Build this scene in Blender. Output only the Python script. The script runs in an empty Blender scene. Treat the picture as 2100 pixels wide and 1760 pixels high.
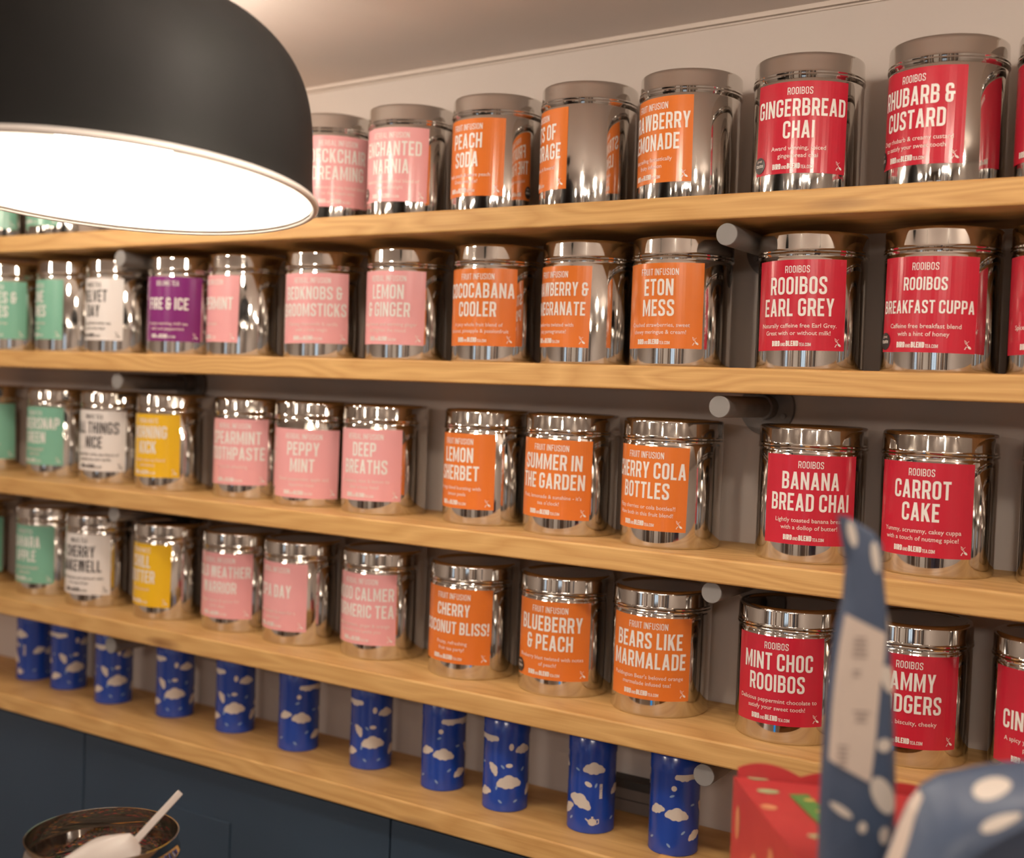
import bpy, math, random
from mathutils import Matrix, Vector
PI = math.pi
R_ = math.radians
SC = bpy.context.scene
COL = SC.collection

# ------------------------------------------------------------------ camera, exposure, world, lights
CAM = Vector((0.8455, -1.3454, -0.0164))
cam_d = bpy.data.cameras.new('camera')
cam_d.sensor_width = 36.0
cam_d.lens = 2450.04 / 2100 * 36
cam_d.clip_start = 0.02
cam_d.dof.use_dof = True
cam_d.dof.focus_distance = 1.42
cam_d.dof.aperture_fstop = 2.9
cam = bpy.data.objects.new('camera', cam_d)
COL.objects.link(cam)
right = Vector((0.8451617, 0.5332624, 0.0365092))
fwd = Vector((-0.5322002, 0.8458871, -0.0351855))
up = Vector((-0.0496458, 0.0103072, 0.9987137))
cam.matrix_world = Matrix(((right.x, up.x, -fwd.x, CAM.x), (right.y, up.y, -fwd.y, CAM.y),
                           (right.z, up.z, -fwd.z, CAM.z), (0, 0, 0, 1)))
SC.camera = cam
SC.view_settings.view_transform = 'Standard'
SC.view_settings.look = 'None'
SC.view_settings.gamma = 1.0
SC.view_settings.exposure = 0.1
SC.view_settings.use_curve_mapping = False
SC.cycles.use_denoising = True
SC.cycles.adaptive_threshold = 0.02
SC.cycles.caustics_reflective = True
SC.cycles.blur_glossy = 1.0
SC.cycles.caustics_refractive = False
SC.cycles.sample_clamp_indirect = 4.0
SC.cycles.max_bounces = 10
SC.cycles.diffuse_bounces = 6
SC.cycles.glossy_bounces = 6

world = bpy.data.worlds.new('world')
SC.world = world
world.use_nodes = True
bg = world.node_tree.nodes['Background']
bg.inputs[0].default_value = (1.0, 0.88, 0.78, 1)
bg.inputs[1].default_value = 0.0

SPOT_W = 172.0        # emission of the ceiling globes
BULB_E = 34.0
FILL_W = 30.0
SPOTS = [(-1.25, -0.42), (-0.72, -0.34), (-0.36, -0.32), (0.27, -0.62), (0.78, -0.6), (1.3, -0.6),  # third globe added, hidden behind the pendant, to brighten the upper tins
         (-2.2, -1.7), (-1.55, -2.3), (-1.0, -1.75), (-0.35, -2.4), (0.15, -1.7), (0.75, -2.3), (1.25, -1.75), (1.7, -2.4), (2.2, -1.8)]
FILL_PANELS = [(-1.3, -2.75), (1.3, -2.75)]

# ------------------------------------------------------------------ dimensions (metres, shelf front plane at y = 0)
SHELF_TOP = [0.2237, 0.0162, -0.2142, -0.4348, -0.6093]
TH = 0.0301
DEP = 0.1795
FLOOR = -1.72
TIN_R, TIN_H = 0.065, 0.1638
def ceil_z(x): return 0.4845 + 0.0233 * (x + 0.029)

# ------------------------------------------------------------------ material helpers
def mat(name, base=(0.5, 0.5, 0.5), rough=0.5, metal=0.0, spec=0.5, coat=0.0):
    m = bpy.data.materials.new(name)
    m.use_nodes = True
    b = m.node_tree.nodes['Principled BSDF']
    b.inputs['Base Color'].default_value = (*base, 1)
    b.inputs['Roughness'].default_value = rough
    b.inputs['Metallic'].default_value = metal
    b.inputs['Specular IOR Level'].default_value = spec
    b.inputs['Coat Weight'].default_value = coat
    return m
def nodes(m): return m.node_tree.nodes, m.node_tree.links, m.node_tree.nodes['Principled BSDF']
def noisy(name, c1, c2, scale=(8, 8, 8), rough=0.5, bump=0.0, detail=4, metal=0.0, spec=0.5, rvar=0.0):
    m = mat(name, c1, rough, metal, spec)
    n, l, b = nodes(m)
    tc = n.new('ShaderNodeTexCoord'); mp = n.new('ShaderNodeMapping')
    mp.inputs['Scale'].default_value = scale
    nz = n.new('ShaderNodeTexNoise'); nz.inputs['Scale'].default_value = 1.0; nz.inputs['Detail'].default_value = detail
    l.new(tc.outputs['Object'], mp.inputs[0]); l.new(mp.outputs[0], nz.inputs['Vector'])
    cr = n.new('ShaderNodeValToRGB')
    cr.color_ramp.elements[0].color = (*c1, 1); cr.color_ramp.elements[0].position = 0.32
    cr.color_ramp.elements[1].color = (*c2, 1); cr.color_ramp.elements[1].position = 0.68
    l.new(nz.outputs['Fac'], cr.inputs[0]); l.new(cr.outputs[0], b.inputs['Base Color'])
    if bump:
        bp = n.new('ShaderNodeBump'); bp.inputs['Strength'].default_value = bump; bp.inputs['Distance'].default_value = 0.002
        l.new(nz.outputs['Fac'], bp.inputs['Height']); l.new(bp.outputs[0], b.inputs['Normal'])
    if rvar:
        mr = n.new('ShaderNodeMapRange')
        mr.inputs['To Min'].default_value = rough - rvar; mr.inputs['To Max'].default_value = rough + rvar
        l.new(nz.outputs['Fac'], mr.inputs[0]); l.new(mr.outputs[0], b.inputs['Roughness'])
    return m
def emit(name, col, s):
    m = bpy.data.materials.new(name); m.use_nodes = True
    n = m.node_tree.nodes; n.clear()
    o = n.new('ShaderNodeOutputMaterial'); e = n.new('ShaderNodeEmission')
    e.inputs[0].default_value = (*col, 1); e.inputs[1].default_value = s
    m.node_tree.links.new(e.outputs[0], o.inputs[0])
    return m
def wood(name, light, dark, knot, seed):
    m = mat(name, light, 0.5, 0, 0.35)
    n, l, b = nodes(m)
    tc = n.new('ShaderNodeTexCoord')
    def mapped(sx, sy, sz):
        mp = n.new('ShaderNodeMapping'); mp.inputs['Scale'].default_value = (sx, sy, sz)
        mp.inputs['Location'].default_value = (seed * 3.1, seed * 1.7, seed * 0.9)
        l.new(tc.outputs['Object'], mp.inputs[0]); return mp.outputs[0]
    warp = n.new('ShaderNodeTexNoise'); warp.inputs['Scale'].default_value = 1; warp.inputs['Detail'].default_value = 2
    l.new(mapped(2.2, 9, 16), warp.inputs['Vector'])
    ring = n.new('ShaderNodeMath'); ring.operation = 'MULTIPLY'; ring.inputs[1].default_value = 11.0
    l.new(warp.outputs['Fac'], ring.inputs[0])
    fr = n.new('ShaderNodeMath'); fr.operation = 'PINGPONG'; fr.inputs[1].default_value = 0.5; l.new(ring.outputs[0], fr.inputs[0])
    fine = n.new('ShaderNodeTexNoise'); fine.inputs['Scale'].default_value = 1; fine.inputs['Detail'].default_value = 5
    l.new(mapped(9, 260, 420), fine.inputs['Vector'])
    mx = n.new('ShaderNodeMath'); mx.operation = 'MULTIPLY_ADD'; mx.inputs[1].default_value = 0.85
    l.new(fr.outputs[0], mx.inputs[0])
    f2 = n.new('ShaderNodeMath'); f2.operation = 'MULTIPLY'; f2.inputs[1].default_value = 0.6
    l.new(fine.outputs['Fac'], f2.inputs[0]); l.new(f2.outputs[0], mx.inputs[2])
    cr = n.new('ShaderNodeValToRGB')
    cr.color_ramp.elements[0].position = 0.2; cr.color_ramp.elements[0].color = (*light, 1)
    cr.color_ramp.elements[1].position = 0.85; cr.color_ramp.elements[1].color = (*dark, 1)
    l.new(mx.outputs[0], cr.inputs[0])
    vo = n.new('ShaderNodeTexVoronoi'); vo.inputs['Scale'].default_value = 1
    l.new(mapped(2.6, 8, 14), vo.inputs['Vector'])
    kr = n.new('ShaderNodeValToRGB')
    kr.color_ramp.elements[0].position = 0.05; kr.color_ramp.elements[0].color = (1, 1, 1, 1)
    kr.color_ramp.elements[1].position = 0.14; kr.color_ramp.elements[1].color = (0, 0, 0, 1)
    l.new(vo.outputs['Distance'], kr.inputs[0])
    mix = n.new('ShaderNodeMix'); mix.data_type = 'RGBA'
    mix.inputs[7].default_value = (*knot, 1)
    kf = n.new('ShaderNodeMath'); kf.operation = 'MULTIPLY'; kf.inputs[1].default_value = 0.75
    l.new(kr.outputs[0], kf.inputs[0]); l.new(kf.outputs[0], mix.inputs[0])
    l.new(cr.outputs[0], mix.inputs[6])
    l.new(mix.outputs[2], b.inputs['Base Color'])
    bp = n.new('ShaderNodeBump'); bp.inputs['Strength'].default_value = 0.12; bp.inputs['Distance'].default_value = 0.001
    l.new(mx.outputs[0], bp.inputs['Height']); l.new(bp.outputs[0], b.inputs['Normal'])
    return m

STEEL = mat('polished steel', (0.67, 0.645, 0.615), 0.055, 1.0)
_n, _l, _b = nodes(STEEL)
_tc = _n.new('ShaderNodeTexCoord'); _nz = _n.new('ShaderNodeTexNoise'); _nz.inputs['Scale'].default_value = 22; _nz.inputs['Detail'].default_value = 5
_l.new(_tc.outputs['Object'], _nz.inputs['Vector'])
_mr = _n.new('ShaderNodeMapRange'); _mr.inputs['From Min'].default_value = 0.45; _mr.inputs['From Max'].default_value = 0.75
_mr.inputs['To Min'].default_value = 0.045; _mr.inputs['To Max'].default_value = 0.11
_l.new(_nz.outputs['Fac'], _mr.inputs[0]); _l.new(_mr.outputs[0], _b.inputs['Roughness'])
LABEL = {k: mat('glossy %s paper' % k, c, 0.20, 0, 0.38) for k, c in dict(
    red=(0.52, 0.022, 0.045), orange=(0.70, 0.185, 0.032), pink=(0.80, 0.385, 0.405), green=(0.20, 0.46, 0.34),
    white=(0.82, 0.78, 0.76), yellow=(0.82, 0.50, 0.02), purple=(0.20, 0.022, 0.17)).items()}
INK = mat('white ink', (0.82, 0.80, 0.77), 0.35, 0, 0.4)
INK_SOFT = mat('fine white ink', (0.80, 0.66, 0.62), 0.35, 0, 0.4)
INK_DARK = mat('dark ink', (0.06, 0.055, 0.055), 0.4, 0, 0.4)
BADGE = mat('black badge print', (0.025, 0.024, 0.024), 0.3)
CADDY = mat('blue lacquered tin', (0.012, 0.055, 0.36), 0.22, 0.0, 0.6, 0.3)
CREAM = mat('cream print', (0.66, 0.60, 0.54), 0.35)
PALEBLUE = mat('pale blue print', (0.25, 0.38, 0.60), 0.35)
WALLP = noisy('taupe wall paint', (0.55, 0.485, 0.445), (0.58, 0.515, 0.47), (3, 3, 3), 0.75, 0.05)
CEILP = noisy('taupe ceiling paint', (0.62, 0.55, 0.51), (0.65, 0.575, 0.535), (2, 2, 2), 0.8, 0.04)
TRIMP = mat('cable trunking plastic', (0.60, 0.52, 0.46), 0.5)
PIPE = noisy('galvanised pipe', (0.17, 0.155, 0.145), (0.24, 0.215, 0.20), (30, 30, 30), 0.5, 0.05, metal=0.4)
CAPP = mat('grey pipe cap', (0.23, 0.22, 0.215), 0.5)
NAVY = noisy('navy cabinet paint', (0.024, 0.046, 0.078), (0.028, 0.053, 0.088), (4, 4, 4), 0.45, 0.03)
SHADE = noisy('matt charcoal enamel', (0.016, 0.016, 0.016), (0.019, 0.019, 0.019), (12, 12, 12), 0.6, 0.0, spec=0.12)
SHADEIN = mat('white enamel', (0.88, 0.86, 0.82), 0.5)
SHADERIM = mat('rim enamel paled for glow', (0.85, 0.80, 0.76), 0.45)  # glow from the lining painted into the rim colour
PLASTIC = mat('translucent white plastic', (0.44, 0.395, 0.37), 0.35)
GLOBE = emit('lit frosted globe', (1.0, 0.86, 0.70), BULB_E)
WOODS = [wood('pine board %d' % i, (0.69, 0.425, 0.165), (0.52, 0.285, 0.095), (0.20, 0.085, 0.03), i + 1.0) for i in range(5)]

# ------------------------------------------------------------------ mesh helpers
class MB:
    def __init__(s): s.v = []; s.f = []; s.m = []; s.mats = []
    def mi(s, m):
        if m not in s.mats: s.mats.append(m)
        return s.mats.index(m)
    def poly(s, pts, m):
        b = len(s.v); s.v += [tuple(p) for p in pts]; s.f.append(tuple(range(b, b + len(pts)))); s.m.append(s.mi(m))
    def add(s, vs, fs, m):
        b = len(s.v); s.v += [tuple(p) for p in vs]; k = s.mi(m)
        for f in fs: s.f.append(tuple(b + i for i in f)); s.m.append(k)
    def box(s, x0, x1, y0, y1, z0, z1, m):
        v = [(x0, y0, z0), (x1, y0, z0), (x1, y1, z0), (x0, y1, z0), (x0, y0, z1), (x1, y0, z1), (x1, y1, z1), (x0, y1, z1)]
        s.add(v, [(0, 3, 2, 1), (4, 5, 6, 7), (0, 1, 5, 4), (1, 2, 6, 5), (2, 3, 7, 6), (3, 0, 4, 7)], m)
    def lathe(s, prof, m, n=96, cx=0, cy=0, cz=0, ends=True, M=None):
        vs = []
        for r, z in prof:
            for i in range(n):
                a = 2 * PI * i / n
                p = Vector((cx + r * math.cos(a), cy + r * math.sin(a), cz + z))
                vs.append(M @ p if M else p)
        fs = []
        for j in range(len(prof) - 1):
            for i in range(n):
                k = (i + 1) % n
                fs.append((j * n + i, j * n + k, (j + 1) * n + k, (j + 1) * n + i))
        if ends:
            fs.append(tuple(range(n))[::-1]); fs.append(tuple((len(prof) - 1) * n + i for i in range(n)))
        s.add(vs, fs, m)
    def tube(s, p0, p1, r, m, n=32):
        p0, p1 = Vector(p0), Vector(p1)
        q = (p1 - p0).to_track_quat('Z', 'Y').to_matrix().to_4x4(); q.translation = p0
        s.lathe([(r, 0), (r, (p1 - p0).length)], m, n, M=q)
    def build(s, name, parent=None, smooth=40, bevel=0.0, loc=None):
        me = bpy.data.meshes.new(name); me.from_pydata(s.v, [], s.f)
        for m in s.mats: me.materials.append(m)
        me.polygons.foreach_set('material_index', s.m)
        if smooth:
            me.polygons.foreach_set('use_smooth', [True] * len(s.f))
            me.set_sharp_from_angle(angle=R_(smooth))
        me.update()
        o = bpy.data.objects.new(name, me); COL.objects.link(o)
        if parent: o.parent = parent
        if loc: o.location = loc
        if bevel:
            bv = o.modifiers.new('edge', 'BEVEL'); bv.width = bevel; bv.segments = 3; bv.limit_method = 'ANGLE'
        return o
def tag(o, label, cat, group=None, kind=None):
    o['label'] = label; o['category'] = cat
    if group: o['group'] = group
    if kind: o['kind'] = kind
    return o
def thing(name, loc, label, cat, group=None, rz=0):
    o = bpy.data.objects.new(name, None); COL.objects.link(o)
    o.location = loc; o.rotation_euler = (0, 0, rz); o.empty_display_size = 0.03
    return tag(o, label, cat, group)
def struct(mb, name, **k):
    o = mb.build(name, **k); o['kind'] = 'structure'; return o

# ------------------------------------------------------------------ the room
PILM = noisy('dark timber cladding', (0.05, 0.028, 0.018), (0.09, 0.05, 0.03), (3, 3, 0.6), 0.55)
m = MB(); m.box(-2.9, 2.6, DEP, DEP + 0.1, FLOOR, 0.62, WALLP); struct(m, 'wall_front', smooth=0)
m = MB(); m.box(-3.0, -2.9, -3.7, DEP + 0.1, FLOOR, 0.62, WALLP); struct(m, 'wall_left', smooth=0)
m = MB(); m.box(2.6, 2.7, -3.7, DEP + 0.1, FLOOR, 0.62, WALLP); struct(m, 'wall_right', smooth=0)
m = MB(); m.box(-2.9, 2.6, -3.7, -3.6, FLOOR, 0.62, PILM); struct(m, 'wall_rear', smooth=0)
FLOORM = noisy('dark oak floor', (0.21, 0.17, 0.135), (0.26, 0.21, 0.17), (1.5, 14, 4), 0.5, 0.05)
m = MB(); m.box(-2.9, 2.6, -3.6, DEP, FLOOR - 0.1, FLOOR, FLOORM); struct(m, 'floor', smooth=0)
m = MB()
za, zb = ceil_z(-3), ceil_z(2.7)
m.add([(-3, -3.7, za), (2.7, -3.7, zb), (2.7, DEP + .1, zb), (-3, DEP + .1, za),
       (-3, -3.7, za + .1), (2.7, -3.7, zb + .1), (2.7, DEP + .1, zb + .1), (-3, DEP + .1, za + .1)],
      [(0, 3, 2, 1), (4, 5, 6, 7), (0, 1, 5, 4), (1, 2, 6, 5), (2, 3, 7, 6), (3, 0, 4, 7)], CEILP)
struct(m, 'ceiling', smooth=0)
m = MB()
x0, x1 = -2.9, 2.6
for (ya, yb, h0, h1) in ((DEP - 0.007, DEP, 0.0, 0.0062), (DEP - 0.0035, DEP, 0.0075, 0.0098)):
    q = []
    for x in (x0, x1):
        z = ceil_z(x)
        q += [(x, ya, z - h1), (x, yb, z - h1), (x, yb, z - h0), (x, ya, z - h0)]
    m.add(q, [(0, 1, 5, 4), (1, 2, 6, 5), (2, 3, 7, 6), (3, 0, 4, 7), (0, 3, 2, 1), (4, 5, 6, 7)], TRIMP)
struct(m, 'trim_1', smooth=0)
# rear of the shop; windows, door and posts invented as stripes for tin reflections
COOLGLOW = emit('cool glow for tin reflections', (0.72, 0.86, 1.0), 1.1)  # invented cool glow, mirrored as pale stripes in the lids
FRAMEM = mat('dark window frame', (0.03, 0.03, 0.035), 0.4)
DOORM = mat('white door paint', (0.62, 0.58, 0.54), 0.5)
def window(name, xa, xb, z0, z1):
    w = MB()
    t = 0.03
    w.box(xa - t, xb + t, -3.6, -3.56, z0 - t, z0, FRAMEM); w.box(xa - t, xb + t, -3.6, -3.56, z1, z1 + t, FRAMEM)
    w.box(xa - t, xa, -3.6, -3.56, z0, z1, FRAMEM); w.box(xb, xb + t, -3.6, -3.56, z0, z1, FRAMEM)
    w.box((xa + xb) / 2 - .015, (xa + xb) / 2 + .015, -3.6, -3.56, z0, z1, FRAMEM)
    w.box(xa, xb, -3.59, -3.58, z0, z1, COOLGLOW)
    struct(w, name, smooth=0)
window('glow_window_1', 0.55, 1.05, -0.75, 0.1)
window('glow_window_2', -1.9, -1.55, -0.75, 0.1)
m = MB(); m.box(-0.55, 0.1, -3.6, -3.55, FLOOR, 0.25, DOORM); struct(m, 'door_1', smooth=0)
STRIPE_POSTS = [(-2.75, .10, 0), (-2.5, .05, 1), (-2.3, .12, 2), (-2.1, .06, 0), (-1.40, .07, 1), (-1.25, .12, 0), (-1.02, .05, 2), (-.88, .10, 0), (-.70, .05, 1),
         (.17, .05, 1), (.27, .10, 0), (.42, .04, 2), (1.15, .08, 0), (1.32, .05, 1), (1.45, .12, 0), (1.68, .05, 2), (1.84, .10, 1), (2.05, .12, 0), (2.3, .07, 2)]
POSTM = [mat('cream post paint', (.55, .48, .42), .5), mat('brown post paint', (.22, .14, .10), .5), mat('grey post paint', (.30, .30, .31), .5)]
for k, (xa, w, c) in enumerate(STRIPE_POSTS):
    m = MB(); m.box(xa, xa + w, -3.6, -3.54, FLOOR, 0.40, POSTM[c]); struct(m, 'trim_%d' % (k + 2), smooth=0)

# ceiling globes
SPOTB = mat('brushed steel fitting', (0.6, 0.58, 0.55), 0.35, 0.8)
GLOBELIT = emit('lit clear globe', (1.0, 0.86, 0.71), SPOT_W)
GLOBEADDED = emit('lit added globe', (1.0, 0.86, 0.71), SPOT_W * .5)
GLOBESOFT = emit('lit softer globe', (1.0, 0.86, 0.71), SPOT_W * .8)
GLOBEFAR = emit('lit small globe', (1.0, 0.84, 0.67), SPOT_W * .35)
def ceiling_globe(x, y, row):
    z = ceil_z(x)
    t = thing('ceiling_globe_light', (x, y, z), 'small bare unseen globe bulb on a short ceiling stem %s' % row, 'ceiling light', 'globe bulbs %s' % row)
    b = MB(); b.lathe([(0.03, -.0005), (0.03, -0.008), (0.008, -0.012), (0.008, -0.06), (0.015, -0.065), (0.015, -0.088), (0.010, -0.090)], SPOTB, 32); b.build('stem', t)
    b = MB(); b.lathe([(.028 * math.sin(a), -.118 + .028 * math.cos(a)) for a in [R_(4 + 8.6 * k) for k in range(21)]], GLOBEFAR if y < -1 else GLOBESOFT if x < -.5 else GLOBEADDED if x < 0 else GLOBELIT, 24); b.build('bulb', t)
for (x, y) in SPOTS: ceiling_globe(x, y, 'nearest the shelves' if y > -2 else 'at the back of the shop')
PANELM = mat('fill panel frame', (0.6, 0.6, 0.6), 0.4)
for (x, y) in FILL_PANELS:  # added fill lights lifting the ambient level, not known fittings
    z = ceil_z(x)
    t = thing('fill_panel_light', (x, y, z), 'added square flat fill panel, unseen behind the photographer', 'ceiling light', 'added fill light panels')
    b = MB(); b.box(-.31, .31, -.31, .31, -.03, -.0005, PANELM); b.build('panel_frame', t, smooth=0)
    ld = bpy.data.lights.new('fill_panel_diffuser', 'AREA'); ld.shape = 'SQUARE'; ld.size = 0.56; ld.energy = FILL_W; ld.color = (1.0, 0.87, 0.76)
    lo = bpy.data.objects.new('fill_panel_diffuser', ld); COL.objects.link(lo); lo.parent = t; lo.location = (0, 0, -0.034)

# ------------------------------------------------------------------ shelves and pipe brackets
ORD = ['top', 'second', 'third', 'fourth', 'lowest']
for i, z in enumerate(SHELF_TOP):
    m = MB(); m.box(-2.3, 1.75, 0.0, DEP, -TH, 0.0, WOODS[i])
    o = m.build('wooden_shelf', bevel=0.0028, loc=(0, 0, z), smooth=40)
    tag(o, 'pine board shelf, ' + ['the topmost, carrying the highest row of tins',
        'second from the top, its edge seen almost level', 'third from the top, with a gap between pink and orange tins',
        'fourth from the top, right above the blue cloud tins', 'lowest, holding the blue cloud tins'][i], 'shelf', 'wall shelves')
BX = [0.2875, -0.8003]
for i in range(4):
    for k, x in enumerate(BX):
        pr = 0.0130 if i == 2 else 0.0135; zc = SHELF_TOP[i] - TH - (0.0131 if i == 2 else 0.0172)
        t = thing('pipe_bracket', (x, DEP, zc), 'grey pipe bracket under the %s shelf, the %s of its pair' % (ORD[i], ['right one', 'left one'][k]), 'bracket', 'pipe brackets under the shelves')
        b = MB(); b.tube((0, -0.008, 0), (0, 0.012 - DEP, 0), pr, PIPE); b.tube((0, -0.008, 0), (0, -0.030, 0), pr if i == 2 else 0.0163, PIPE); b.build('pipe', t)
        b = MB(); b.tube((0, 0.012 - DEP + .0002, 0), (0, 0.0095 - DEP, 0), pr, CAPP); b.build('end_cap', t, bevel=0.0008)
        # round wall flange, cut off flat under the board
        b = MB(); pts = []
        for j in range(48):
            a = 2 * PI * j / 48
            pts.append((0.037 * math.cos(a), min(0.037 * math.sin(a), 0.0129 if i == 2 else 0.0166)))
        n = len(pts)
        vs = [(p[0], -0.0003, p[1]) for p in pts] + [(p[0], -0.008, p[1]) for p in pts]
        b.add(vs, [tuple(range(n)), tuple(range(2 * n - 1, n - 1, -1))] + [(j, n + j, n + (j + 1) % n, (j + 1) % n) for j in range(n)], PIPE)
        f = b.build('wall_flange', t)
        for a in (205, 270, 335):
            b = MB(); xx, zz = 0.026 * math.cos(R_(a)), 0.026 * math.sin(R_(a))
            b.tube((xx, -0.008, zz), (xx, -0.0105, zz), 0.0035, CAPP, 12); b.build('screw', f)

# ------------------------------------------------------------------ lettering
def rp(pts, rad, closed=False, seg=4):
    """polyline with rounded corners; rad is one radius or one per point"""
    n = len(pts); out = []
    for i, p in enumerate(pts):
        r = rad[i] if isinstance(rad, (list, tuple)) else rad
        if (not closed and i in (0, n - 1)) or r <= 0: out.append(p); continue
        a, c = pts[i - 1], pts[(i + 1) % n]
        da = math.hypot(a[0] - p[0], a[1] - p[1]); dc = math.hypot(c[0] - p[0], c[1] - p[1])
        r = min(r, da * 0.49, dc * 0.49)
        p0 = (p[0] + (a[0] - p[0]) * r / da, p[1] + (a[1] - p[1]) * r / da)
        p1 = (p[0] + (c[0] - p[0]) * r / dc, p[1] + (c[1] - p[1]) * r / dc)
        for k in range(seg + 1):
            t = k / seg
            out.append(((1 - t) ** 2 * p0[0] + 2 * t * (1 - t) * p[0] + t * t * p1[0], (1 - t) ** 2 * p0[1] + 2 * t * (1 - t) * p[1] + t * t * p1[1]))
    return out
def ribbon(path, s, closed=False):
    n = len(path); L = []; Rr = []
    for i in range(n):
        def d(a, b):
            x, y = path[b][0] - path[a][0], path[b][1] - path[a][1]; h = math.hypot(x, y) or 1; return x / h, y / h
        if closed: d0, d1 = d(i - 1, i), d(i, (i + 1) % n)
        else:
            d0 = d(i - 1, i) if i > 0 else d(0, 1); d1 = d(i, i + 1) if i < n - 1 else d0
        nx, ny = -(d0[1] + d1[1]), d0[0] + d1[0]; h = math.hypot(nx, ny) or 1; nx /= h; ny /= h
        c = max(0.5, nx * -d0[1] + ny * d0[0]); k = s / 2 / c
        L.append((path[i][0] + nx * k, path[i][1] + ny * k)); Rr.append((path[i][0] - nx * k, path[i][1] - ny * k))
    q = []
    for i in range(n if closed else n - 1):
        j = (i + 1) % n; q.append([L[i], Rr[i], Rr[j], L[j]])
    return q
def glyph(ch, s):
    """condensed sans capital of height 1: list of polygons, width"""
    W = {'I': s, 'M': .62, 'W': .70, 'J': .36, 'L': .37, 'E': .39, 'F': .38, 'T': .43, 'A': .50, 'V': .49, 'Y': .48, 'N': .49, '&': .50, '!': s, '.': s, "'": s, 'K': .48}
    w = W.get(ch, .46); l, r, b, t, m = s / 2, w - s / 2, s / 2, 1 - s / 2, .5
    a = .20; P = []
    rect = lambda x0, y0, x1, y1: P.append([(x0, y0), (x1, y0), (x1, y1), (x0, y1)])
    rb = lambda pts, rad=0, closed=False: P.extend(ribbon(rp(pts, rad, closed), s, closed))
    if ch in 'AV':
        k = w / 2 - .58 * s; yi = (w / 2 - s) / k
        Q = [[(0, 0), (s, 0), (w / 2, yi), (w / 2, 1), (k, 1)], [(w - s, 0), (w, 0), (w - k, 1), (w / 2, 1), (w / 2, yi)]]
        if ch == 'A':
            y0, y1 = .20, .20 + s * .85
            Q.append([(s + y0 * k, y0), (w - s - y0 * k, y0), (w - s - y1 * k, y1), (s + y1 * k, y1)])
        else: Q = [[(x, 1 - y) for x, y in q] for q in Q]
        P += Q
    elif ch == 'W':
        h = w / 2 + s * .1
        for ox in (0, w - h):
            k = h / 2 - .56 * s; yi = (h / 2 - s * .95) / k
            for q in ([(0, 0), (s * .95, 0), (h / 2, yi), (h / 2, 1), (k, 1)], [(h - s * .95, 0), (h, 0), (h - k, 1), (h / 2, 1), (h / 2, yi)]):
                P.append([(ox + x, 1 - y) for x, y in q])
    elif ch == 'B':
        rb([(s, m), (r, m), (r, b), (l, b), (l, t), (r - .015, t), (r - .015, m + s / 2)], [0, a * .7, a * .8, 0, 0, a * .8, 0])
    elif ch == 'C': rb([(r, .66), (r, t), (l, t), (l, b), (r, b), (r, .34)], a)
    elif ch == 'D': rb([(l, b), (l, t), (r, t), (r, b)], [0, 0, a, a], True)
    elif ch == 'E': rb([(w, t), (l, t), (l, b), (w, b)]); rect(s, m - s / 2, w * .88, m + s / 2)
    elif ch == 'F': rb([(w, t), (l, t), (l, 0)]); rect(s, m - s / 2, w * .88, m + s / 2)
    elif ch == 'G': rb([(r, .68), (r, t), (l, t), (l, b), (r, b), (r, .45), (w * .54, .45)], [0, a, a, a, a, 0, 0])
    elif ch == 'H': rect(0, 0, s, 1); rect(w - s, 0, w, 1); rect(s, m - s / 2, w - s, m + s / 2)
    elif ch == 'I': rect(0, 0, s, 1)
    elif ch == 'J': rb([(0, b), (r, b), (r, 1)], a)
    elif ch == 'K':
        rect(0, 0, s, 1); P.append([(s, .36), (w, 1), (w - s * 1.1, 1), (s, .62)])
        f = lambda x: .36 + .64 * (x - s) / (w - s)
        P.append([(s + .015, f(s + .015)), (s + .14, f(s + .14)), (w + .01, 0), (w - s * 1.1, 0)])
    elif ch == 'L': rb([(l, 1), (l, b), (w, b)])
    elif ch == 'M':
        rect(0, 0, s, 1); rect(w - s, 0, w, 1); c = w / 2
        P.append([(s, 1), (s, .66), (c, 0), (c, .36)]); P.append([(w - s, 1), (c, .36), (c, 0), (w - s, .66)])
    elif ch == 'N': rect(0, 0, s, 1); rect(w - s, 0, w, 1); P.append([(s, 1), (s, .60), (w - s, 0), (w - s, .40)])
    elif ch == 'O': rb([(l, b), (l, t), (r, t), (r, b)], a, True)
    elif ch in 'PR':
        q = .44; rb([(l, 0), (l, t), (r, t), (r, q), (s, q)], [0, 0, a, a, 0])
        if ch == 'R': P.append([(w - 1.55 * s, q - s / 2), (w - .45 * s, q - s / 2), (w + .01, 0), (w - s, 0)])
    elif ch == 'S': rb([(r, .70), (r, t), (l, t), (l, .60), (r, .40), (r, b), (l, b), (l, .30)], [0, a, a, .14, .14, a, a, 0])
    elif ch == 'T': rect(0, 1 - s, w, 1); rect(w / 2 - s / 2, 0, w / 2 + s / 2, 1 - s)
    elif ch == 'U': rb([(l, 1), (l, b), (r, b), (r, 1)], a)
    elif ch == 'Y':
        c = w / 2; P.append([(0, 1), (c - s / 2, .40), (c, .40), (c, .62), (s * 1.05, 1)]); P.append([(w, 1), (w - s * 1.05, 1), (c, .62), (c, .40), (c + s / 2, .40)])
        rect(c - s / 2, 0, c + s / 2, .40)
    elif ch == '&':
        x = w * .70
        rb([(x, .72), (x, t), (l, t), (l, .60), (l + .07, .5), (l, .40), (l, b), (x, b), (x, .5 - s * .5)], [0, a, a, .05, .05, .05, a, a, 0])
        rect(w * .40, .5 - s * .5, w, .5 + s * .5)
    elif ch == '!': rect(0, .30, s, 1); rect(0, 0, s, .18)
    elif ch == '.': rect(0, 0, s, s)
    elif ch == "'": rect(0, .7, s, 1)
    return P, w
NARROW = .95
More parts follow.
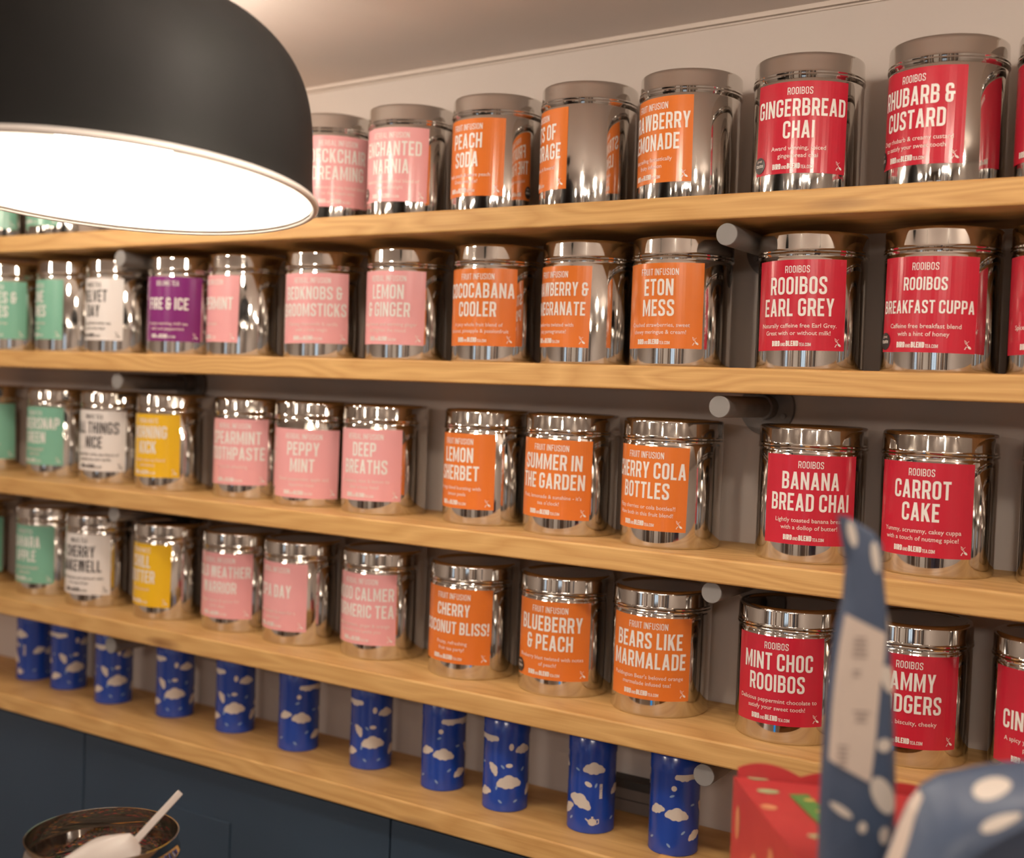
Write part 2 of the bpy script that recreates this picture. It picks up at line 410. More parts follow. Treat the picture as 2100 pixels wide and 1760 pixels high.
def caps(txt, h, s=.148, gap=.095, squeeze=1.0):
    """centred line of capitals of height h; polygons in metres, and its width"""
    x = 0; out = []
    for ch in txt:
        if ch == ' ': x += .20; continue
        P, w = glyph(ch, s)
        out += [[(x + px * NARROW, py) for px, py in p] for p in P]; x += w * NARROW + gap
    x -= gap
    k = h * squeeze
    return [[((px - x / 2) * k, py * h) for px, py in p] for p in out], x * k
_small = {}
def small(txt, size):
    """fine lower-case print from the built-in font, centred"""
    if txt not in _small:
        cu = bpy.data.curves.new('t', 'FONT'); cu.body = txt; cu.size = 1.0; cu.resolution_u = 2; cu.offset = 0.008
        o = bpy.data.objects.new('t', cu); COL.objects.link(o)
        me = bpy.data.meshes.new_from_object(o.evaluated_get(bpy.context.evaluated_depsgraph_get()))
        P = [[(me.vertices[i].co.x, me.vertices[i].co.y) for i in p.vertices] for p in me.polygons]
        bpy.data.objects.remove(o); bpy.data.curves.remove(cu); bpy.data.meshes.remove(me)
        xs = [q[0] for p in P for q in p] or [0]
        c = (min(xs) + max(xs)) / 2
        _small[txt] = ([[(x - c, y) for x, y in p] for p in P], max(xs) - min(xs))
    P, w = _small[txt]
    return [[(x * size, y * size) for x, y in p] for p in P], w * size
def disc(pts):
    """an outline as a fan of small pieces, so that it can follow a curved surface"""
    n = len(pts); cx = sum(p[0] for p in pts) / n; cy = sum(p[1] for p in pts) / n; out = []
    sc = lambda p, k: (cx + (p[0] - cx) * k, cy + (p[1] - cy) * k)
    for i in range(n):
        a, c = pts[i], pts[(i + 1) % n]
        out += [[(cx, cy), sc(a, .4), sc(c, .4)], [sc(a, .4), sc(a, .72), sc(c, .72), sc(c, .4)], [sc(a, .72), a, c, sc(c, .72)]]
    return out
def shift(P, dx, dy): return [[(x + dx, y + dy) for x, y in p] for p in P]
def ellipse(cx, cy, rx, ry, n=20, rot=0):
    c, s = math.cos(rot), math.sin(rot)
    return [(cx + rx * math.cos(2 * PI * i / n) * c - ry * math.sin(2 * PI * i / n) * s,
             cy + rx * math.cos(2 * PI * i / n) * s + ry * math.sin(2 * PI * i / n) * c) for i in range(n)]

LW = R_(103.5) * TIN_R      # label width along the tin
LZ0, LZ1 = 0.0225, 0.1295   # label bottom and top
LH = LZ1 - LZ0
def label_mesh(colour, cat, titles, subs, badge, tilt=0.0):
    mb = MB()
    n = 30; r = TIN_R + 0.0004
    ct, st = math.cos(tilt), math.sin(tilt)
    def wrap(x, y, rr):          # x along the tin from the label centre, y up from the label bottom
        dx, dy = x, y - LH / 2
        x2, y2 = dx * ct - dy * st, dx * st + dy * ct
        a = x2 / TIN_R
        return (rr * math.cos(a), rr * math.sin(a), LZ0 + LH / 2 + y2)
    vs = []
    for i in range(n + 1):
        x = -LW / 2 + LW * i / n
        vs += [wrap(x, 0, r), wrap(x, LH, r)]
    mb.add(vs, [(2 * i, 2 * i + 2, 2 * i + 3, 2 * i + 1) for i in range(n)], LABEL[colour])
    ink = INK_DARK if colour == 'white' else INK
    ink2 = INK_DARK if colour == 'white' else INK_SOFT
    rt = TIN_R + 0.0009
    def put(P, mt, rr=rt):
        for p in P: mb.poly([wrap(x, y, rr) for x, y in p], mt)
    def fit(x): return min(1.0, LW * .95 / x)
    if cat:
        P, w = caps(cat, .078 * LH, .115, .13); put(shift(P, 0, LH * (1 - .145)), ink)
    if titles:
        h = (.195 if len(titles) > 1 else .185) * LH
        h *= min(fit(caps(t, h)[1] / .99) for t in titles if t)
        ys = (.285, .525) if len(titles) > 1 else (.42,)
        for t, yc in zip(titles, ys):
            if not t: continue
            P, w = caps(t, h); put(shift(P, 0, LH * (1 - yc) - h / 2), ink)
    for k, s_ in enumerate(subs):
        P, w = small(s_, .0072); f = fit(w)
        put([[(x * f, y) for x, y in p] for p in shift(P, 0, LH * (.252 - .082 * k))], ink2)
    # maker's web address, two weights, and the small bird with a leaf
    h = .060 * LH; x = -.0300
    for t, hh, s_, g in (('BIRD', h, .20, .07), ('AND', h * .62, .13, .09), ('BLEND', h, .20, .07), ('TEA.COM', h * .62, .13, .09)):
        P, w = caps(t, hh, s_, g); put(shift(P, x + w / 2, .048 * LH), ink); x += w + .0008
    bx, by, u = LW * .415, .045 * LH, .0024
    put([[(bx + u * p[0], by + u * p[1]) for p in q] for q in (
        ellipse(1.25, .85, 1.05, .52, 14, -.62), ellipse(.35, 1.95, .30, .30, 10),
        [(-.25, 1.35), (.1, 1.2), (-.75, .1), (-1.0, .25)], [(-1.2, .1), (-.5, .1), (-.5, -.1), (-1.2, -.1)])], ink)
    put(ribbon([(bx + u * p[0], by + u * p[1]) for p in ((-.2, 2.2), (-.9, 3.0), (-1.1, 4.1), (-.3, 3.5), (-.2, 2.2))], u * .22), ink2)
    put(ribbon([(bx + u * p[0], by + u * p[1]) for p in ((.1, 2.4), (.2, 3.2), (1.0, 3.8))], u * .18), ink2)
    if badge:
        cx, cy = -LW * .435, LH * .115
        put(disc(ellipse(cx, cy, .0098, .0098, 28)), BADGE, rt + .0002)
        P, w = small('great', .0042); put(shift(P, cx, cy + .0040), INK_SOFT, rt + .0004)
        P, w = small('taste', .0068); put(shift(P, cx, cy - .0022), INK, rt + .0004)
    return mb

# ------------------------------------------------------------------ tea tins
def tin_body_mesh():
    b = MB()
    b.lathe([(.0600, .0012), (.0612, .0), (.0638, .0003), (.0647, .0016), (TIN_R, .0035), (TIN_R, .1310), (.0642, .1325), (.0636, .1345), (.0636, .1550)], STEEL)
    return b.build('body')
def tin_lid_mesh():
    b = MB()
    b.lathe([(.0640, .1352), (.0660, .1356), (.06655, .1370), (.0660, .1384), (.0655, .1390), (.0657, .1398), (.0661, .1408),
             (.0656, .1420), (.0653, .1430), (.0651, .1590), (.0645, .1616), (.0630, .1632), (.0608, .1638), (.0585, .1634),
             (.0572, .1622), (.0560, .1612), (.0540, .1610), (.030, .1614), (.001, .1616)], STEEL)
    return b.build('lid')
BODY0, LID0 = tin_body_mesh(), tin_lid_mesh()
FI, HI = 'FRUIT INFUSION', 'HERBAL INFUSION'
RO = 'ROOIBOS'
# shelf, x, y, label direction (degrees), colour, category line, title, small print, badge
TINS = [
 (0, -1.2350, .088, -66, 'green', 'GREEN TEA', [], [], 0),
 (0, -1.0740, .104, -97, 'green', 'GREEN TEA', [], [], 0),
 (0, -.4076, .090, -40, 'pink', HI, ['DECKCHAIR', 'DREAMING'], ['A summery, fruity herbal blend', 'to daydream with'], 0),
 (0, -.2550, .094, -83, 'pink', HI, ['ENCHANTED', 'NARNIA'], ['A wintry, sweet herbal blend of', 'rose and delight'], 1),
 (0, -.1013, .094, -100, 'orange', FI, ['PEACH', 'SODA'], ['Peach, peach & more peach', 'Great over ice!'], 0),
 (0, .0500, .088, -138, 'orange', FI, ['FRUITS OF', 'THE FORAGE'], ['Hedgerow fruits & flowers!'], 1),
 (0, .1986, .088, -114, 'orange', FI, ['STRAWBERRY', 'LEMONADE'], ['Best selling fantastically', 'fruity infusion'], 0),
 (0, .3562, .083, -80, 'red', RO, ['GINGERBREAD', 'CHAI'], ['Award winning, spiced', 'gingerbread chai'], 1),
 (0, .5201, .080, -111, 'red', RO, ['RHUBARB &', 'CUSTARD'], ['Zingy rhubarb & creamy custard', 'to satisfy your sweet tooth'], 1),
 (0, .6596, .088, -119, 'red', RO, [], [], 0),
 (1, -1.1813, .088, -75, 'green', 'GREEN TEA', ['BERRIES &', 'CAKES'], ['A fruity green tea', 'blend'], 0),
 (1, -1.0180, .088, -106, 'green', 'GREEN TEA', ['LIME', 'TIMES'], ['Zesty green tea', 'blend'], 0),
 (1, -.8823, .090, -93, 'white', 'WHITE TEA', ['VELVET', 'DAY'], ['A soft and floral white tea', 'made for slow days'], 0),
 (1, -.7203, .088, -74, 'purple', 'OOLONG TEA', ['FIRE & ICE'], ['A spicy warming chilli tea', 'with cool peppermint'], 0),
 (1, -.5774, .088, -110, 'pink', HI, ['PEPPERMINT'], ['Pure & simple'], 0),
 (1, -.4105, .090, -70, 'pink', HI, ['BEDKNOBS &', 'BROOMSTICKS'], ['Calming chamomile & vanilla', 'with a little magic'], 0),
 (1, -.2462, .090, -85, 'pink', HI, ['LEMON', '& GINGER'], ['Zingy lemon and warming ginger', 'to brighten the mood'], 0),
 (1, -.0898, .092, -86, 'orange', FI, ['COCOCABANA', 'COOLER'], ['A juicy whole fruit blend of', 'coconut, pineapple & passionfruit'], 0),
 (1, .0610, .088, -112, 'orange', FI, ['STRAWBERRY &', 'POMEGRANATE'], ['Strawberries twisted with', 'juicy pomegranate!'], 0),
 (1, .1978, .086, -93, 'orange', FI, ['ETON', 'MESS'], ['Crushed strawberries, sweet', 'chewy meringue & cream!'], 0),
 (1, .3690, .0896, -87, 'red', RO, ['ROOIBOS', 'EARL GREY'], ['Naturally caffeine free Earl Grey.', 'Great with or without milk!'], 0),
 (1, .5228, .0882, -94, 'red', RO, ['ROOIBOS', 'BREAKFAST CUPPA'], ['Caffeine free breakfast blend', 'with a hint of honey'], 1),
 (1, .6620, .088, -106, 'red', RO, [], ['Spiced, sweet and warming', 'ginger & biscuit'], 0),
 (2, -1.2727, .114, -60, 'green', 'GREEN TEA', ['ROSE', 'PEARS'], ['Sweet pear green tea', 'blend'], 0),
 (2, -1.0734, .115, -90, 'green', 'GREEN TEA', ['GINGERSNAP', 'GREEN'], ['Warming ginger', 'green tea'], 0),
 (2, -.9159, .110, -79, 'white', 'WHITE TEA', ['ALL THINGS', 'NICE'], ['A sweet little white tea blend of', 'strawberries and vanilla'], 0),
 (2, -.7592, .103, -86, 'yellow', 'YERBA MATE', ['MORNING', 'KICK'], ['A bright wake up blend', 'with lemon'], 0),
 (2, -.5822, .115, -77, 'pink', HI, ['SPEARMINT', 'TOOTHPASTE'], ['Cool & refreshing'], 0),
 (2, -.4369, .105, -67, 'pink', HI, ['PEPPY', 'MINT'], ['Sweet peppermint, apple and', 'liquorice root'], 0),
 (2, -.2944, .103, -81, 'pink', HI, ['DEEP', 'BREATHS'], ['Eucalyptus, mint & lemon to', 'clear a busy head'], 0),
 (2, -.1113, .114, -100, 'orange', FI, ['LEMON', 'SHERBET'], ['A zingy blend bursting with', 'lemon peels'], 0),
 (2, .0328, .105, -88, 'orange', FI, ['SUMMER IN', 'THE GARDEN'], ["Fruit, lemonade & sunshine - it's", "tea o'clock!"], 0),
 (2, .1913, .093, -99, 'orange', FI, ['CHERRY COLA', 'BOTTLES'], ['Fizzy cherries or cola bottles?!', 'Have both in this fruit blend!'], 0),
 (2, .3752, .102, -73, 'red', RO, ['BANANA', 'BREAD CHAI'], ['Lightly toasted banana bread', 'with a dollop of butter!'], 0),
 (2, .5253, .108, -94, 'red', RO, ['CARROT', 'CAKE'], ['Yummy, scrummy, cakey cuppa', 'with a touch of nutmeg spice!'], 0),
 (2, .6806, .112, -108, 'red', RO, [], [], 0),
 (3, -1.2920, .106, -60, 'green', 'GREEN TEA', ['MINT', 'MINT'], ['Fresh & minty'], 0),
 (3, -1.0913, .110, -87, 'green', 'GREEN TEA', ['SAHARA', 'APPLE'], ['Cooling mint & apple', 'green tea'], 0),
 (3, -.9345, .100, -80, 'white', 'WHITE TEA', ['CHERRY', 'BAKEWELL'], ['Sweet cherries and almond cake', 'in a cup of tea'], 0),
 (3, -.7570, .104, -96, 'yellow', 'YERBA MATE', ['CHILL', 'BUTTER'], ['Rich & smooth'], 0),
 (3, -.5989, .113, -82, 'pink', HI, ['COLD WEATHER', 'WARRIOR'], ['Ginger, lemon & spices for', 'chilly days'], 0),
 (3, -.4552, .109, -96, 'pink', HI, ['SPA DAY'], ['Cool cucumber & mint for a', 'quiet hour'], 0),
 (3, -.2974, .116, -87, 'pink', HI, ['MOOD CALMER', 'TURMERIC TEA'], ['Golden turmeric, ginger & orange', 'to soothe and settle you'], 0),
 (3, -.1235, .108, -85, 'orange', FI, ['CHERRY', 'COCONUT BLISS!'], ['Fruity, refreshing', 'fruit tea party!'], 0),
 (3, .0293, .113, -82, 'orange', FI, ['BLUEBERRY', '& PEACH'], ['Blueberry blast twisted with notes', 'of peach!'], 1),
 (3, .1789, .108, -82, 'orange', FI, ['BEARS LIKE', 'MARMALADE'], ["Paddington Bear's beloved orange", 'marmalade infused tea!'], 0),
 (3, .3581, .103, -86, 'red', RO, ['MINT CHOC', 'ROOIBOS'], ['Delicious peppermint chocolate to', 'satisfy your sweet tooth!'], 0),
 (3, .5067, .110, -81, 'red', RO, ['JAMMY', 'DODGERS'], ['Fruity, biscuity, cheeky'], 0),
 (3, .6594, .112, -92, 'red', RO, ['', 'CINNAMON'], ['A spicy yet sweet cinnamon', 'pastry treat'], 0),
]
ORDN = ['first', 'second', 'third', 'fourth', 'fifth']
PLACE = {0: 'on the top shelf', 1: 'on the second shelf', 2: 'on the third shelf', 3: 'on the fourth shelf'}
count = {}; total = {}
for t in TINS: total[(t[0], t[4])] = total.get((t[0], t[4]), 0) + 1
for i, (sh, x, y, az, colour, cat, titles, subs, badge) in enumerate(TINS):
    k = count.get((sh, colour), 0); count[(sh, colour)] = k + 1; n = total[(sh, colour)]
    edge = {9: 'cut off by the right photo edge', 22: 'cut off by the right photo edge',
            35: 'barely showing at the right photo edge', 48: 'cut off by the right photo edge'}
    if i in edge: lab = 'steel tin %s, rightmost %s' % (edge[i], PLACE[sh])
    elif n == 1: lab = 'steel tin with the only %s label %s' % (colour, PLACE[sh])
    elif sh == 0 and colour == 'green': lab = 'green-labelled steel tin showing below the black lamp, %s of two, %s' % (['left', 'right'][k], PLACE[sh])
    else: lab = 'steel tin with %s label, %s %s one from the left %s' % (colour, ORDN[k], colour, PLACE[sh])
    t = thing('tea_tin', (x, y, SHELF_TOP[sh]), lab, 'tin', 'steel tins ' + PLACE[sh], R_(az))
    if i == 0: b, l = BODY0, LID0
    else:
        b, l = BODY0.copy(), LID0.copy(); COL.objects.link(b); COL.objects.link(l)
    b.parent = t; l.parent = t
    rl = random.Random(i)
    if i != 35:
        lo = label_mesh(colour, cat, titles, subs, badge, R_(rl.uniform(-1.0, 1.0))).build('label', t, smooth=0)
        lo['label'] = '%s paper label with %s print' % (colour, 'dark' if colour == 'white' else 'white')
        if i == 28: lo.location.z = -.009
        if i == 29: lo.location.z = -.002

# ------------------------------------------------------------------ blue cloud tins on the lowest shelf
CR, CH = 0.0325, 0.132
def caddy_parts():
    b = MB()
    b.lathe([(.0300, .0010), (.0308, .0), (.0324, .0006), (.0327, .0016), (CR, .0028), (CR, .1060)], CADDY, 72)
    r2 = CR + .0004
    def put(pts, mt):
        for q in (disc(pts) if len(pts) > 6 else [pts]):
            b.poly([(r2 * math.cos(x / CR), r2 * math.sin(x / CR), z) for x, z in q], mt)
    LOBES = [(0, .07, .25), (-.25, .0, .20), (.25, .0, .20), (-.40, -.07, .12), (.41, -.06, .13), (.10, -.08, .18), (-.12, -.08, .18)]
    def cloud(az, z, w, tilt=0):
        x0 = R_(az) * CR; n = 36; pts = []
        c, s = math.cos(tilt), math.sin(tilt)
        for i in range(n):
            a = 2 * PI * i / n; ca, sa = math.cos(a), math.sin(a); far = .1
            for lx, lz, lr in LOBES:
                bq = lx * ca + lz * sa; dq = bq * bq - (lx * lx + lz * lz - lr * lr)
                if dq > 0: far = max(far, bq + math.sqrt(dq))
            px, pz = far * ca * w, far * sa * w
            pts.append((x0 + px * c - pz * s, z + px * s + pz * c))
        put(pts, CREAM)
    def leaf(az, z, rot=.6, mt=PALEBLUE, k=1.0):
        put(ellipse(R_(az) * CR, z, .0034 * k, .0015 * k, 10, rot), mt)
    for az, z, w, tl in ((-2, .088, .029, 0), (-34, .043, .033, -.4), (64, .058, .022, .3), (112, .054, .030, -.08), (172, .104, .028, 0),
                         (160, .026, .022, .3), (226, .042, .034, .05), (186, .060, .020, -1.0), (262, .088, .024, 0), (290, .030, .022, .7), (128, .104, .026, 0)):
        cloud(az, z, w, tl)
    for az, z, rt in ((4, .066, 1.2), (-58, .018, .8), (128, .031, .7), (96, .014, -.8), (100, .078, .4), (150, .066, 0.1),
                      (206, .015, -.7), (196, .034, 1.4), (210, .064, -.8), (244, .016, .5), (262, .060, .9), (318, .085, -.4), (50, .02, .5)):
        leaf(az, z, rt)
    put(ellipse(R_(-14) * CR, .067, .0055, .0032, 12, -.5), CREAM)
    put(ellipse(R_(226) * CR, .066, .0050, .0030, 12, 0), CREAM)
    put(ellipse(R_(104) * CR, .088, .0036, .0036, 12), CREAM); put(ellipse(R_(230) * CR, .092, .0034, .0050, 12), CREAM)
    # little teapot
    tx = R_(-2) * CR
    put(ellipse(tx, .0165, .0058, .0050, 18), CREAM); put(ellipse(tx, .0228, .0016, .0014, 10), CREAM)
    put([(tx - .0052, .0160), (tx - .0052, .0190), (tx - .0092, .0215), (tx - .0098, .0200)], CREAM)
    for q in ribbon([(tx + .0052, .0195), (tx + .0084, .0200), (tx + .0086, .0150), (tx + .0050, .0135)], .0012): put(q, CREAM)
    # name printed up the side
    P, w = caps('BIRD&BLEND', .0042, .24, .07)
    for p in P: put([(R_(20) * CR - y, .058 + x) for x, y in p], CREAM)
    body = b.build('body', smooth=40)
    b = MB(); b.lathe([(CR - .002, .1062), (CR + .0007, .1062), (CR + .0007, .1270), (CR - .001, .1292), (.024, .1300), (.012, .1300), (.010, .1318), (.001, .1320)], CADDY, 72)
    return body, b.build('lid')
CB0, CL0 = caddy_parts()
CAD = [(-1.1402, .1105, 50), (-1.0338, .1076, 205), (-.8943, .0968, 215), (-.7450, .1065, 228), (-.5995, .1071, 230), (-.4503, .0998, 105),
       (-.3032, .1028, 222), (-.1594, .0940, 112), (-.0401, .0791, 218), (.0962, .0826, -6), (.2197, .0805, 106)]
CORD = ['leftmost', 'second from the left', 'third from the left', 'fourth from the left', 'fifth from the left', 'sixth, mid row',
        'fifth from the right', 'fourth from the right', 'third from the right', 'second from the right, with writing', 'rightmost, beside the red gift box']
for i, (x, y, face) in enumerate(CAD):
    view = math.degrees(math.atan2(CAM.y - y, CAM.x - x))
    t = thing('tea_caddy', (x, y, SHELF_TOP[4]), 'tall blue tin with cream clouds on the lowest shelf, ' + CORD[i], 'tin', 'blue cloud tins on the lowest shelf', R_(view - face))
    if i == 0: b, l = CB0, CL0
    else:
        b, l = CB0.copy(), CL0.copy(); COL.objects.link(b); COL.objects.link(l)
    b.parent = t; l.parent = t

# small wall box behind the blue tins
t = thing('junction_box', (.128, DEP, -.600), 'dull brown box on the wall between the two rightmost blue tins', 'box')
BOXM = mat('brown plastic box', (0.17, 0.14, 0.125), 0.6)
BOXD = mat('dark plastic lid', (0.045, 0.04, 0.037), 0.6)
b = MB(); b.box(-.035, .030, -.022, -.0005, -.008, .026, BOXM); b.box(-.035, .030, -.0225, -.022, .0085, .0100, BOXD); b.build('box_body', t, smooth=0, bevel=.001)
b = MB(); b.box(-.046, .036, -.028, -.0005, .0265, .0385, BOXD); b.build('box_lid', t, smooth=0, bevel=.001)

# ------------------------------------------------------------------ navy cupboard under the shelves
t = thing('navy_cupboard', (0, DEP, FLOOR), 'navy blue painted cupboard under the lowest wooden shelf', 'cupboard')
ZT = SHELF_TOP[4] - TH - FLOOR
b = MB(); b.box(-2.3, 1.75, .040 - DEP, -.001, .08, ZT - .0005, NAVY); b.box(-2.25, 1.7, .075 - DEP, -.001, .0, .08, NAVY); b.build('carcass', t, smooth=0)
XS = [-2.29, -1.585, -.879, -.20, .45, 1.10, 1.74]
for a, c in zip(XS[:-1], XS[1:]):
    b = MB(); ya, yb = .024 - DEP, .0395 - DEP
    zt, zb2 = ZT - .012, .10
    b.box(a + .0015, c - .0015, ya, yb, zb2, zt, NAVY)
    b.box(a + .19, c - .32, ya - .0025, ya, zb2 + .12, zt - .078, NAVY)
    d = b.build('cupboard_door', t, smooth=0, bevel=.0015)

# ------------------------------------------------------------------ black pendant lamp
PC = Vector((-.1277, -.5569, .1630))
t = thing('pendant_lamp', PC, 'large matt black dome pendant lamp with glowing white inside, hanging at upper left', 'lamp')
nrm = Vector((-.0238, .0785, 1)).normalized()
t.rotation_euler = Vector((0, 0, 1)).rotation_difference(nrm).to_euler()
outer = [(.2010, .0000), (.2015, .0020), (.1990, .0060), (.1962, .0140), (.1945, .0300), (.1930, .0600), (.1905, .0850), (.1850, .1100), (.1750, .1330),
         (.1590, .1540), (.1380, .1710), (.1120, .1840), (.0820, .1930), (.0500, .1980), (.0300, .1995)]
inner = [(.0290, .1950), (.0490, .1935), (.0805, .1885), (.1095, .1797), (.1350, .1670), (.1555, .1505), (.1712, .1300), (.1810, .1085), (.1865, .0840), (.1892, .0590), (.1908, .0295), (.1925, .0135), (.1962, .0020)]
def smoothed(pr, k=6):
    """Catmull-Rom refinement of a lathe profile"""
    out = []
    for i in range(len(pr) - 1):
        p0, p1, p2, p3 = pr[max(0, i - 1)], pr[i], pr[i + 1], pr[min(len(pr) - 1, i + 2)]
        for q in range(k):
            t_ = q / k
            out.append(tuple(.5 * (2 * p1[c] + (p2[c] - p0[c]) * t_ + (2 * p0[c] - 5 * p1[c] + 4 * p2[c] - p3[c]) * t_ ** 2 + (3 * p1[c] - p0[c] - 3 * p2[c] + p3[c]) * t_ ** 3) for c in (0, 1)))
    return out + [pr[-1]]
outer = [(.2005, .0040)] + smoothed(outer[2:])
inner = smoothed(inner[:-1]) + inner[-1:]
b = MB(); b.lathe(outer, SHADE, 160, ends=False); b.build('lamp_shade', t, smooth=60)
b = MB(); b.lathe([(.1990 + .0036 * math.cos(R_(a)), .0014 + .0036 * math.sin(R_(a))) for a in range(150, -151, -20)] , SHADERIM, 160, ends=False); o = b.build('shade_rim', t, smooth=60); o['label'] = 'thin lower rim, painted pale grey for glow from the lining'
b = MB(); b.lathe(inner, SHADEIN, 128, ends=False); o = b.build('shade_lining', t, smooth=60); o['label'] = 'white enamelled inside of the shade'
b = MB(); prof = [(.058 * math.sin(a), .062 - .058 * math.cos(a)) for a in [R_(3 + 6 * k) for k in range(26)]]
b.lathe(prof, GLOBE, 48); o = b.build('bulb', t); o['label'] = 'glowing white globe bulb'
b = MB(); b.lathe([(.019, .115), (.021, .12), (.021, .196), (.028, .198), (.028, .225), (.010, .235)], SHADE, 32); b.build('lamp_holder', t)
cz = ceil_z(PC.x) - PC.z
b = MB(); b.lathe([(.0035, .23), (.0035, cz - .02)], SHADE, 16); b.build('cord', t)
b = MB(); b.lathe([(.012, cz - .045), (.045, cz - .03), (.045, cz - .006)], SHADE, 32); b.build('ceiling_rose', t)

# ------------------------------------------------------------------ front table, mostly below the photo's lower edge
TT = -.672
TABM = noisy('dark stained table top', (0.10, 0.06, 0.035), (0.15, 0.09, 0.05), (2, 16, 4), 0.4)
t = thing('display_table', (.25, -.72, FLOOR), 'dark wooden table under the open tin and the gift box, below the photo edge', 'table')
hh = TT - FLOOR
b = MB(); b.box(-.75, .75, -.40, .40, hh - .035, hh, TABM); b.build('table_top', t, smooth=0, bevel=.003)
for sx in (-.68, .68):
    for sy in (-.33, .33):
        b = MB(); b.box(sx - .03, sx + .03, sy - .03, sy + .03, 0, hh - .0352, TABM); b.build('leg', t, smooth=0, bevel=.002)
RZ = -.456
t = thing('wooden_crate', (.62, -.46, TT), 'wooden crate lifting the red gift box and blue pouches, below the photo edge', 'crate')
b = MB(); b.box(-.24, .24, -.15, .15, RZ - TT - .012, RZ - TT - .0003, WOODS[3]); b.build('crate_top', t, smooth=0)
for k in range(3):
    z0 = .004 + k * .068
    b = MB(); b.box(-.24, .24, -.15, -.138, z0, z0 + .058, WOODS[3]); b.box(-.24, .24, .138, .15, z0, z0 + .058, WOODS[3])
    b.box(-.24, -.228, -.138, .138, z0, z0 + .058, WOODS[3]); b.box(.228, .24, -.138, .138, z0, z0 + .058, WOODS[3])
    b.build('slat_ring', t, smooth=0)
for sx in (-.222, .222):
    for sy in (-.132, .132):
        b = MB(); b.box(sx - .006, sx + .006, sy - .006, sy + .006, .0005, RZ - TT - .0125, WOODS[3]); b.build('corner_post', t, smooth=0)

# open tin with loose tea and a scoop
OR = .075; OH = .0; OC = Vector((-.1236, -.5513, TT)); OH = -.4807 - TT
t = thing('open_tin', OC, 'open steel tin without lid at the lower left, a white scoop standing in it', 'tin')
b = MB(); b.lathe([(OR * .94, .0012), (OR * .965, 0), (OR * .99, .002), (OR, .006), (OR, OH - .026), (OR * 1.018, OH - .022), (OR * 1.018, OH - .018), (OR * .985, OH - .014), (OR * .985, OH - .001), (OR * .992, OH)], STEEL, 96, ends=False)
b.lathe([(OR * .978, OH), (OR * .972, OH - .014), (OR * 1.0, OH - .018), (OR * 1.0, OH - .021), (OR * .975, OH - .026), (OR * .975, .004)], STEEL, 96, ends=False)
n0 = [(OR * .992 * math.cos(2 * PI * i / 96), OR * .992 * math.sin(2 * PI * i / 96), OH) for i in range(96)] + [(OR * .978 * math.cos(2 * PI * i / 96), OR * .978 * math.sin(2 * PI * i / 96), OH) for i in range(96)]
b.add(n0, [(i, (i + 1) % 96, 96 + (i + 1) % 96, 96 + i) for i in range(96)], STEEL)
b.lathe([(OR * .972, .003), (.001, .0032)], STEEL, 96, ends=False); b.lathe([(OR * .94, .0012), (.001, .0012)], STEEL, 96, ends=False)
b.build('body', t)
TEA = noisy('dark tea leaves', (0.012, 0.009, 0.007), (0.05, 0.032, 0.02), (300, 300, 300), 0.85, 0.6)
tb = MB(); rnd = random.Random(5)
TOPZ = OH - .038
def tea_slope(x, y): return .26 * (-y + .55 * x)
tb.lathe([(OR * .965, .006), (OR * .965, TOPZ), (.05, TOPZ + .004), (.02, TOPZ + .007), (.001, TOPZ + .007)], TEA, 48)
tb.v = [(x, y, z + (tea_slope(x, y) if z > .01 else 0)) for x, y, z in tb.v]
BITS = [TEA, TEA, TEA, mat('red petal', (0.35, 0.02, 0.03), 0.7), mat('dried orange peel', (0.5, 0.2, 0.03), 0.7), mat('dry green leaf', (0.06, 0.11, 0.04), 0.7)]
for k in range(900):
    a = rnd.uniform(0, 2 * PI); r = OR * .94 * math.sqrt(rnd.random()); s = rnd.uniform(.0012, .0030)
    c = Vector((r * math.cos(a), r * math.sin(a), TOPZ + .0065 - .0065 * (r / OR) ** 2 + rnd.uniform(0, .0015)))
    c.z += tea_slope(c.x, c.y)
    q = Matrix.Rotation(rnd.uniform(0, 6.28), 3, Vector((rnd.gauss(0, 1), rnd.gauss(0, 1), rnd.gauss(0, 1))).normalized())
    vs = [c + q @ Vector(v) for v in ((s, 0, 0), (-s, 0, 0), (0, s * .5, 0), (0, -s * .5, 0), (0, 0, s * .45), (0, 0, -s * .45))]
    tb.add(vs, [(0, 2, 4), (2, 1, 4), (1, 3, 4), (3, 0, 4), (2, 0, 5), (1, 2, 5), (3, 1, 5), (0, 3, 5)], rnd.choice(BITS))
o = tb.build('loose_tea', smooth=0, loc=OC); tag(o, 'dark loose tea with red and orange bits inside the open tin', 'loose tea', kind='stuff')
# scoop: a flat bar handle running into a shallow shovel bowl
t = thing('scoop', (-.0705, -.5590, -.4740), 'white plastic scoop with a long bar handle, leaning in the open tin', 'scoop')
ORG = Vector((-.0705, -.5590, -.4740))
he, hj = Vector((-.0715, -.4978, -.4422)) - ORG, Vector((-.0690, -.5640, -.4790)) - ORG
ax = (he - hj).normalized(); sd = ax.cross((CAM - ORG).normalized()).normalized(); nn = sd.cross(ax)
b = MB()
def bar(p0, p1, w0, w1, th):
    v = []
    for p, w in ((p0, w0), (p1, w1)):
        v += [p + sd * w + nn * th, p - sd * w + nn * th, p - sd * w - nn * th, p + sd * w - nn * th]
    b.add(v, [(0, 1, 5, 4), (1, 2, 6, 5), (2, 3, 7, 6), (3, 0, 4, 7), (3, 2, 1, 0), (4, 5, 6, 7)], PLASTIC)
bar(hj - ax * .012, he, .0036, .0034, .0012)
b.build('handle', t, smooth=0, bevel=.0008)
b = MB()
